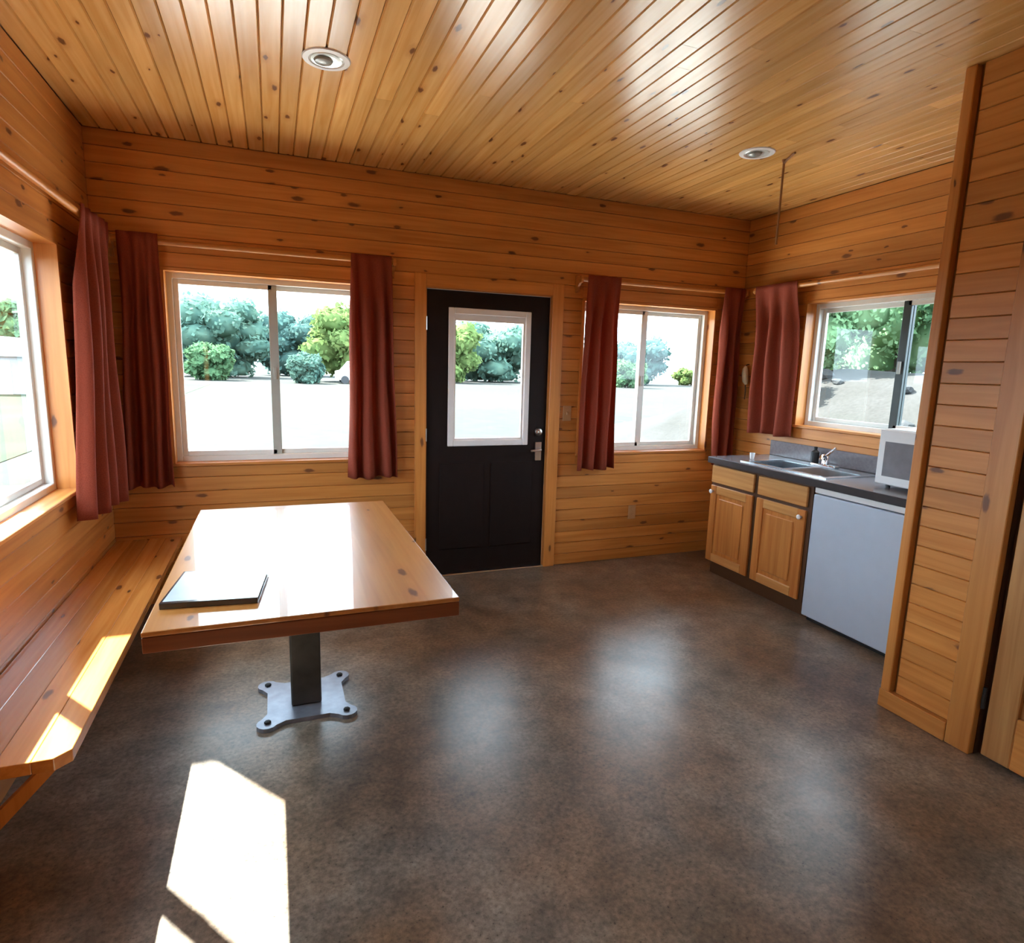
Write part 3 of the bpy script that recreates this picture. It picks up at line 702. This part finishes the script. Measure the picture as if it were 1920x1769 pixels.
# microwave
mw = thing('microwave', (4.36, -1.94, TOPZ), 'white microwave with grey window on the counter against the partition', 'microwave')
MX, MY0, MY1, MZ0, MZ1 = 4.165, -2.19, -1.715, TOPZ + 0.018, TOPZ + 0.335
box('housing', plastic_w, mw, MX + 0.022, 4.565, MY0, MY1, MZ0, MZ1, bevel=0.008)
box('door_frame', plastic_w, mw, MX, MX + 0.021, MY0 + 0.105, MY1, MZ0 + 0.002, MZ1 - 0.004, bevel=0.005)
box('door_window', grey_glass, mw, MX - 0.002, MX + 0.004, MY0 + 0.145, MY1 - 0.040, MZ0 + 0.050, MZ1 - 0.070, bevel=0.001)
box('control_panel', plastic_w, mw, MX, MX + 0.021, MY0, MY0 + 0.102, MZ0 + 0.002, MZ1 - 0.004, bevel=0.004)
for x in (MX + 0.05, 4.53):
    for y in (MY0 + 0.05, MY1 - 0.05):
        bm = bmesh.new(); add_lathe(bm, [(0.014, 0.0005), (0.014, 0.018)], (x, y, TOPZ), 'z', 10); obj('foot', bm, black, mw)

# ---------------------------------------------------------------- ceiling lights, cord, switch, outlet, hanging bundle
def downlight(x, y, label, tilt):
    o = thing('recessed_light', (x, y, H), label, 'ceiling light', 'recessed ceiling lights')
    bm = bmesh.new(); add_lathe(bm, [(0.068, -0.001), (0.072, -0.007), (0.094, -0.005), (0.098, -0.0006)], (x, y, H), 'z', 36)
    # ring: remove the caps so the middle stays open
    big = [f for f in bm.faces if len(f.verts) > 8]; bmesh.ops.delete(bm, geom=big, context='FACES_ONLY')
    smooth_by_angle(obj('trim_ring', bm, white_paint, o))
    bm = bmesh.new(); add_lathe(bm, [(0.069, -0.0015), (0.062, -0.006), (0.050, -0.0045), (0.043, -0.003), (0.040, -0.0028)], (x, y, H), 'z', 36)
    smooth_by_angle(obj('reflector', bm, alum, o))
    bm = bmesh.new(); add_lathe(bm, [(0.039, -0.004), (0.034, -0.012), (0.020, -0.017), (0.002, -0.018)], (x + tilt[0], y + tilt[1], H), 'z', 28)
    smooth_by_angle(obj('lamp_face', bm, bulb_m, o))
    return o
downlight(*LIGHTS[0], 'round recessed ceiling light with white ring above the table', (-0.012, 0.008))
downlight(*LIGHTS[1], 'round recessed ceiling light with white ring near the kitchen window', (-0.010, 0.008))
hc = thing('pull_cord', (3.74, -1.22, H), 'thin brown cord hanging from a ceiling hook near the kitchen light', 'cord')
bm = bmesh.new(); add_lathe(bm, [(0.012, -0.0006), (0.012, -0.006), (0.006, -0.020), (0.002, -0.024)], (3.74, -1.22, H), 'z', 12); obj('hook', bm, cord_m, hc)
bm = bmesh.new(); add_tube(bm, [(3.695, -1.345, H - 0.006), (3.71, -1.30, H - 0.010), (3.725, -1.26, H - 0.012), (3.74, -1.225, H - 0.020)], 0.006, 8); obj('cord_run', bm, cord_m, hc)
bm = bmesh.new(); add_tube(bm, [(3.74, -1.22, H - 0.022), (3.7405, -1.2195, H - 0.20), (3.739, -1.22, H - 0.36), (3.74, -1.219, H - 0.47)], 0.0065, 8); obj('cord_drop', bm, cord_m, hc)
sw = thing('light_switch', (3.0, -0.004, 1.20), 'tan light switch plate between the dark door and the curtain', 'switch')
box('wall_plate', plate_m, sw, 2.975, 3.045, -0.006, -0.0005, 1.145, 1.260, bevel=0.002); box('toggle', plate_m, sw, 3.003, 3.017, -0.014, -0.0065, 1.192, 1.214, bevel=0.002)
ou = thing('wall_outlet', (3.64, -0.004, 0.39), 'tan electrical outlet low on the back wall under the window', 'outlet')
box('wall_plate', plate_m, ou, 3.605, 3.675, -0.006, -0.0005, 0.335, 0.450, bevel=0.002)
for z in (0.365, 0.42): box('socket', plate_m, ou, 3.624, 3.656, -0.008, -0.0062, z - 0.014, z + 0.014, bevel=0.001)
hb = thing('hanging_bundle', (4.58, -0.15, 1.46), 'small beige bundle hanging in the corner between two curtains', 'bundle')
bm = bmesh.new()
add_tube(bm, [(4.555, -0.145, 1.600), (4.548, -0.148, 1.575), (4.545, -0.152, 1.545), (4.548, -0.152, 1.515), (4.552, -0.157, 1.48), (4.558, -0.165, 1.452)], [0.010, 0.022, 0.026, 0.025, 0.024, 0.012], 12)
smooth_by_angle(obj('wrapped_bundle', bm, beige, hb), 60)
bm = bmesh.new(); add_tube(bm, [(4.599, -0.13, 1.615), (4.575, -0.135, 1.612), (4.557, -0.142, 1.603), (4.553, -0.145, 1.595)], 0.004, 8); obj('hook', bm, bolt_m, hb)
bm = bmesh.new(); add_tube(bm, [(4.552, -0.160, 1.455), (4.556, -0.163, 1.40), (4.557, -0.160, 1.33)], [0.005, 0.006, 0.004], 8); obj('tail', bm, dark_frame, hb)

# ---------------------------------------------------------------- outdoors
def ground_mat(name, a, b, c, s):
    m, nt, out = new_mat(name); bs = bsdf(nt, out, None, 0.95, 0, 0.1)
    tc = N(nt, 'ShaderNodeTexCoord')
    n1 = N(nt, 'ShaderNodeTexNoise'); n1.inputs['Scale'].default_value = s; n1.inputs['Detail'].default_value = 8; L(nt, tc.outputs['Object'], n1.inputs['Vector'])
    n2 = N(nt, 'ShaderNodeTexNoise'); n2.inputs['Scale'].default_value = s * 30; n2.inputs['Detail'].default_value = 4; L(nt, tc.outputs['Object'], n2.inputs['Vector'])
    r1 = ramp(nt, n1.outputs[0], [(0.32, a), (0.5, b), (0.68, c)]).outputs[0]
    r2 = ramp(nt, n2.outputs[0], [(0.3, (0.85,) * 3), (0.7, (1.12,) * 3)]).outputs[0]
    L(nt, mixc(nt, 1.0, r1, r2, 'MULTIPLY'), bs.inputs['Base Color']); return m
field = ground_mat('dry_mown_field', (0.025, 0.0262, 0.021), (0.0285, 0.0285, 0.024), (0.032, 0.031, 0.027), 0.06)
dirt = ground_mat('pale_dirt_bank', (0.024, 0.0225, 0.0195), (0.032, 0.030, 0.0275), (0.037, 0.035, 0.033), 0.5)
lawn = ground_mat('green_lawn', (0.015, 0.025, 0.010), (0.020, 0.030, 0.013), (0.026, 0.034, 0.018), 0.3)
rock_m = plain('grey_rock', (0.016, 0.016, 0.016), 0.9, var=0.3, scale=5)
bark = plain('tree_bark', (0.09, 0.07, 0.05), 0.9, var=0.3, scale=8)
GZ = -0.28
bm = bmesh.new()
v = [bm.verts.new(p) for p in ((-260, -120, GZ), (260, -120, GZ), (260, 320, GZ), (-260, 320, GZ))]; bm.faces.new(v)
add_box(bm, -260, 260, -120, 320, GZ - 0.5, GZ - 0.01)
g = obj('field_ground', bm, field); g.name = 'floor_outdoor_field'; tag(g, kind='structure')
bm = bmesh.new(); add_box(bm, -18, -3.4, -8, 46, GZ + 0.002, GZ + 0.012)
g = obj('floor_outdoor_lawn', bm, lawn); tag(g, kind='structure')
bm = bmesh.new(); add_box(bm, -2.6, 7.2, TH + 0.002, 5.2, GZ - 0.05, GZ + 0.16)  # unseen slab added to bounce sunlight up onto the ceiling
g = obj('floor_added_bounce_slab', bm, plain('pale_bounce_slab', (0.50, 0.48, 0.44), 0.8, scale=4)); tag(g, kind='structure')
# bank of pale dirt outside the sink window
bm = bmesh.new(); nx, ny = 26, 30; grid = []
for i in range(nx + 1):
    row = []
    for j in range(ny + 1):
        x = 7.5 + 17 * i / nx; y = -6 + 26 * j / ny
        t = max(0, min(1, (x - 8.0) / 6.0)); t = t * t * (3 - 2 * t)
        edge = max(0, min(1, (13.5 - y) / 5.0)) * max(0, min(1, (y + 6) / 3.0))
        z = GZ - 0.02 + 1.95 * t * edge + 0.22 * noise.noise(Vector((x * 0.5, y * 0.5, 0))) * t * edge
        row.append(bm.verts.new((x, y, z)))
    grid.append(row)
for i in range(nx):
    for j in range(ny): bm.faces.new((grid[i][j], grid[i + 1][j], grid[i + 1][j + 1], grid[i][j + 1]))
bank = obj('dirt_bank', bm, dirt, smooth=True); bank.name = 'floor_outdoor_bank'; tag(bank, kind='structure')
def bank_z(x, y):
    t = max(0, min(1, (x - 8.0) / 6.0)); t = t * t * (3 - 2 * t)
    edge = max(0, min(1, (13.5 - y) / 5.0)) * max(0, min(1, (y + 6) / 3.0))
    return GZ - 0.02 + 1.95 * t * edge + 0.22 * noise.noise(Vector((x * 0.5, y * 0.5, 0))) * t * edge
rnd = random.Random(4); spots_ = []
while len(spots_) < 14:
    x = rnd.uniform(8.8, 13.4); y = (x - 4.6) * rnd.uniform(0.50, 0.95) - 1.4 + rnd.uniform(-0.8, 0.8); s = rnd.uniform(0.10, 0.24)
    if all(math.hypot(x - p[0], y - p[1]) > 0.75 for p in spots_): spots_.append((x, y, s))
for x, y, s in spots_:
    bm = bmesh.new(); bmesh.ops.create_icosphere(bm, subdivisions=2, radius=s)
    off = rnd.uniform(0, 50)
    for vv in bm.verts:
        vv.co *= 1 + 0.45 * noise.noise(vv.co / s * 1.1 + Vector((off, 0, 0))); vv.co.z *= 0.65
    bmesh.ops.translate(bm, verts=bm.verts, vec=(x, y, bank_z(x, y) + s * 0.25))
    tag(obj('rock', bm, rock_m), 'grey rock on the pale dirt bank outside the sink window', 'rock', 'rocks on the dirt bank')

def leaf_mat(name, lo, hi):
    m, nt, out = new_mat(name)
    tc = N(nt, 'ShaderNodeTexCoord'); nz = N(nt, 'ShaderNodeTexNoise'); nz.inputs['Scale'].default_value = 0.9; nz.inputs['Detail'].default_value = 6
    L(nt, tc.outputs['Object'], nz.inputs['Vector'])
    col = ramp(nt, nz.outputs[0], [(0.3, lo), (0.7, hi)]).outputs[0]
    d = N(nt, 'ShaderNodeBsdfDiffuse'); L(nt, col, d.inputs[0]); t = N(nt, 'ShaderNodeBsdfTranslucent'); L(nt, col, t.inputs[0])
    mx = N(nt, 'ShaderNodeMixShader'); mx.inputs[0].default_value = 0.35; L(nt, d.outputs[0], mx.inputs[1]); L(nt, t.outputs[0], mx.inputs[2])
    L(nt, mx.outputs[0], out.inputs[0]); return m
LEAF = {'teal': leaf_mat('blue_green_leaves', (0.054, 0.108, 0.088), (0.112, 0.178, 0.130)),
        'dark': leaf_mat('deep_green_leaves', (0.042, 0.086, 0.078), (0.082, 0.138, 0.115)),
        'bright': leaf_mat('pale_green_leaves', (0.13, 0.24, 0.12), (0.26, 0.38, 0.20)),  # lighter green for the trees on the bank
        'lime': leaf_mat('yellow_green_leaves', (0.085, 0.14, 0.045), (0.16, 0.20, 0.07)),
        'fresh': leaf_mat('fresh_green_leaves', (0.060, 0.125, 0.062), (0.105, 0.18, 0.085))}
def tree(label, x, y, base, h, wd, kind, seed, leaves=1500, leaf=0.42, name='tree', trunk=0.28, group='trees beyond the windows', cat='tree'):
    rn = random.Random(seed)
    o = thing(name, (x, y, base), label, cat, group)
    bm = bmesh.new()
    th = h * trunk + 0.2 * h
    lean = Vector((rn.uniform(-0.04, 0.04) * h, rn.uniform(-0.04, 0.04) * h, 0))
    add_tube(bm, [(x, y, base - 0.1), (x + lean.x * 0.3, y + lean.y * 0.3, base + th * 0.5), (x + lean.x, y + lean.y, base + th)], [0.028 * h + 0.02, 0.022 * h + 0.015, 0.014 * h + 0.01], 8)
    obj('trunk', bm, bark, o)
    bm = bmesh.new()
    n = 15; cz = base + h * (0.5 + trunk * 0.5); rz = h * (0.5 - trunk * 0.5); ez = max(0.62, min(1.2, rz / (wd / 2)))
    lumps = []
    for k in range(n):
        a = 2.4 * k + rn.uniform(-0.3, 0.3); f = -1.0 + 1.82 * (k + 0.3) / n
        rr = wd / 2 * 0.62 * math.sqrt(max(0.05, 1 - f * f * 0.9)) * rn.uniform(0.7, 1.05)
        rad = wd / 2 * rn.uniform(0.28, 0.42)
        rad = min(rad, rz * 0.55)
        lumps.append((Vector((x + lean.x + rr * math.cos(a), y + lean.y + rr * math.sin(a), cz + f * (rz - rad * (0.5 if f > 0 else 0.28)))), rad))
    lumps.append((Vector((x + lean.x, y + lean.y, cz)), min(wd / 2 * 0.6, rz * 0.8)))
    for c, rad in lumps:
        g2 = bmesh.new(); bmesh.ops.create_icosphere(g2, subdivisions=2, radius=1.0)
        off = Vector((rn.uniform(0, 90), 0, 0)); m = {}
        for vv in g2.verts:
            d = vv.co * rad * 0.88 * (1 + 0.40 * noise.noise(vv.co * 1.9 + off)); d.z *= ez
            q = c + d; q.z = max(q.z, base + 0.02 * h)
            m[vv] = bm.verts.new(q)
        for f in g2.faces: bm.faces.new([m[q] for q in f.verts]).smooth = True
        g2.free()
    for k in range(leaves * 2):
        c, rad = rn.choice(lumps)
        d = Vector((rn.gauss(0, 1), rn.gauss(0, 1), rn.gauss(0, 1))).normalized(); p = d * rad * rn.uniform(0.80, 1.15); p.z *= ez
        p = c + p
        if p.z < base + 0.01 * h: continue
        s = leaf * rn.uniform(0.4, 1.0)
        a = Vector((rn.gauss(0, 1), rn.gauss(0, 1), rn.gauss(0, 1))).normalized(); b = a.cross(d + Vector((0.01, 0.02, 0.3))).normalized()
        q = [p + a * s, p + b * s * 0.6, p - a * s, p - b * s * 0.6]
        bm.faces.new([bm.verts.new(t) for t in q])
    me = bpy.data.meshes.new('foliage'); bm.to_mesh(me); bm.free(); me.materials.append(LEAF[kind])
    f = bpy.data.objects.new('foliage', me); C.objects.link(f); f.parent = o; f.location = -Vector((x, y, base))
    return o
tree('large round blue-green tree at the left of the window behind the table', -4.3, 69.6, GZ, 9.2, 13.0, 'teal', 1, trunk=0.0)
tree('small pointed light green tree in front of the large round tree', -4.4, 57.6, GZ, 3.4, 4.6, 'fresh', 2, trunk=0.02, leaf=0.3)
tree('dark green tree behind the middle bar of the window behind the table', 3.6, 83.5, GZ, 9.0, 12.5, 'dark', 3, trunk=0.0)
tree('bright yellow-green tree at the right of the window behind the table', 8.2, 59.5, GZ, 7.8, 9.5, 'lime', 4, trunk=0.12)
tree('low green shrub under the bright yellow-green tree', 3.6, 52.5, GZ, 2.7, 3.4, 'teal', 5, trunk=0.0, leaf=0.3)
tree('yellow-green tree at the left side of the door glass', 19.0, 63.5, GZ, 7.2, 8.5, 'lime', 6, trunk=0.0)
tree('broad blue-green tree in the middle of the door glass', 27.0, 71.3, GZ, 8.4, 16.5, 'teal', 7, trunk=0.0)
tree('broad dark tree in the window right of the dark door', 46.5, 70.5, GZ, 7.4, 16.5, 'dark', 8, trunk=0.0)
tree('small light green tree in front of the broad dark tree', 37.8, 55.3, GZ, 3.2, 4.6, 'fresh', 9, trunk=0.0, leaf=0.3)
tree('low yellow-green bushes right of the broad dark tree', 58.6, 71.3, GZ, 2.6, 7.0, 'lime', 10, trunk=0.0, leaf=0.35, name='bush', cat='bush')
tree('blue-green tree seen past the left corner curtain', -17.0, 80.5, GZ, 9.0, 12.0, 'teal', 11, trunk=0.0)
tree('tall blue-green tree farthest left of the tree line', -30.5, 76, GZ, 8.6, 11.0, 'dark', 12, trunk=0.0)
tree('dark green tree behind the curtain left of the door', 15.0, 81.5, GZ, 8.8, 11.0, 'dark', 13, trunk=0.0)
tree('dark green tree behind the curtain right of the door', 44.5, 89.0, GZ, 9.8, 11.0, 'dark', 14, trunk=0.0)
tree('green tree beyond the lawn outside the left wall window', -12.5, 40.0, GZ, 5.2, 6.0, 'fresh', 15, trunk=0.1)
tree('low green tree by the grey shed outside the left wall window', -17.5, 44.0, GZ, 5.0, 6.5, 'teal', 16, trunk=0.1)
# trees on the bank outside the sink window
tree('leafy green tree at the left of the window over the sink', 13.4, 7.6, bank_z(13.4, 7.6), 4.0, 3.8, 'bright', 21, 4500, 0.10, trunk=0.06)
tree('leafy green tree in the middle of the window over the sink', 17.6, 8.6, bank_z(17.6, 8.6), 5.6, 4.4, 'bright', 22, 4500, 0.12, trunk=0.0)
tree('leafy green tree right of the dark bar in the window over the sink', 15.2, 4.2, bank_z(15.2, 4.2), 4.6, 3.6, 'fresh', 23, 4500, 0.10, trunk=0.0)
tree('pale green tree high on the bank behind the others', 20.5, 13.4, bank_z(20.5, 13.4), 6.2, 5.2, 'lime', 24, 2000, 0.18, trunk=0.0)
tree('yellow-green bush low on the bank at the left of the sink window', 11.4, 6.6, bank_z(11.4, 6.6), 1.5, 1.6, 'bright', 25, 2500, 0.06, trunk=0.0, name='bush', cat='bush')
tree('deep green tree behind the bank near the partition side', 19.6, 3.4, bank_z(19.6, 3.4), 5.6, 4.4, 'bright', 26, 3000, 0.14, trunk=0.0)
# white van far across the field
VX = -0.7
vn = thing('parked_van', (7.9 + VX, 53.5, GZ), 'small white van far across the field by the curtain', 'van')
bm = bmesh.new(); add_prism(bm, [(6.9 + VX, 52.7, GZ + 0.35), (10.7 + VX, 52.7, GZ + 0.35), (10.7 + VX, 52.7, GZ + 2.0), (8.0 + VX, 52.7, GZ + 2.0), (7.3 + VX, 52.7, GZ + 1.2), (6.9 + VX, 52.7, GZ + 1.1)], (0, 1.7, 0)); obj('van_body', bm, plastic_w, vn)
for x in (7.6, 10.0):
    for y in (52.66, 54.2):
        bm = bmesh.new(); add_lathe(bm, [(0.36, 0), (0.36, 0.22)], (x + VX, y, GZ + 0.36), 'y', 16); obj('wheel', bm, black, vn)
bm = bmesh.new(); add_box(bm, 8.1 + VX, 9.0 + VX, 52.68, 52.70, GZ + 1.25, GZ + 1.85); obj('side_window', bm, grey_glass, vn)
# grey shed on the left
sh = thing('shed', (-10.5, 31, GZ), 'low grey shed beyond the lawn outside the left wall window', 'shed')
grey_wall = plain('grey_shed_board', (0.24, 0.245, 0.25), 0.8); roof_m = plain('pale_metal_roof', (0.40, 0.41, 0.42), 0.5)
box('shed_wall', grey_wall, sh, -12.4, -8.9, 30.0, 33.0, GZ, GZ + 1.7)
bm = bmesh.new(); add_prism(bm, [(-12.7, 29.8, GZ + 1.7), (-8.6, 29.8, GZ + 1.7), (-10.65, 29.8, GZ + 2.6)], (0, 3.4, 0)); obj('shed_roof', bm, roof_m, sh)
box('shed_door', white_paint, sh, -11.1, -10.1, 29.95, 29.999, GZ, GZ + 1.5)
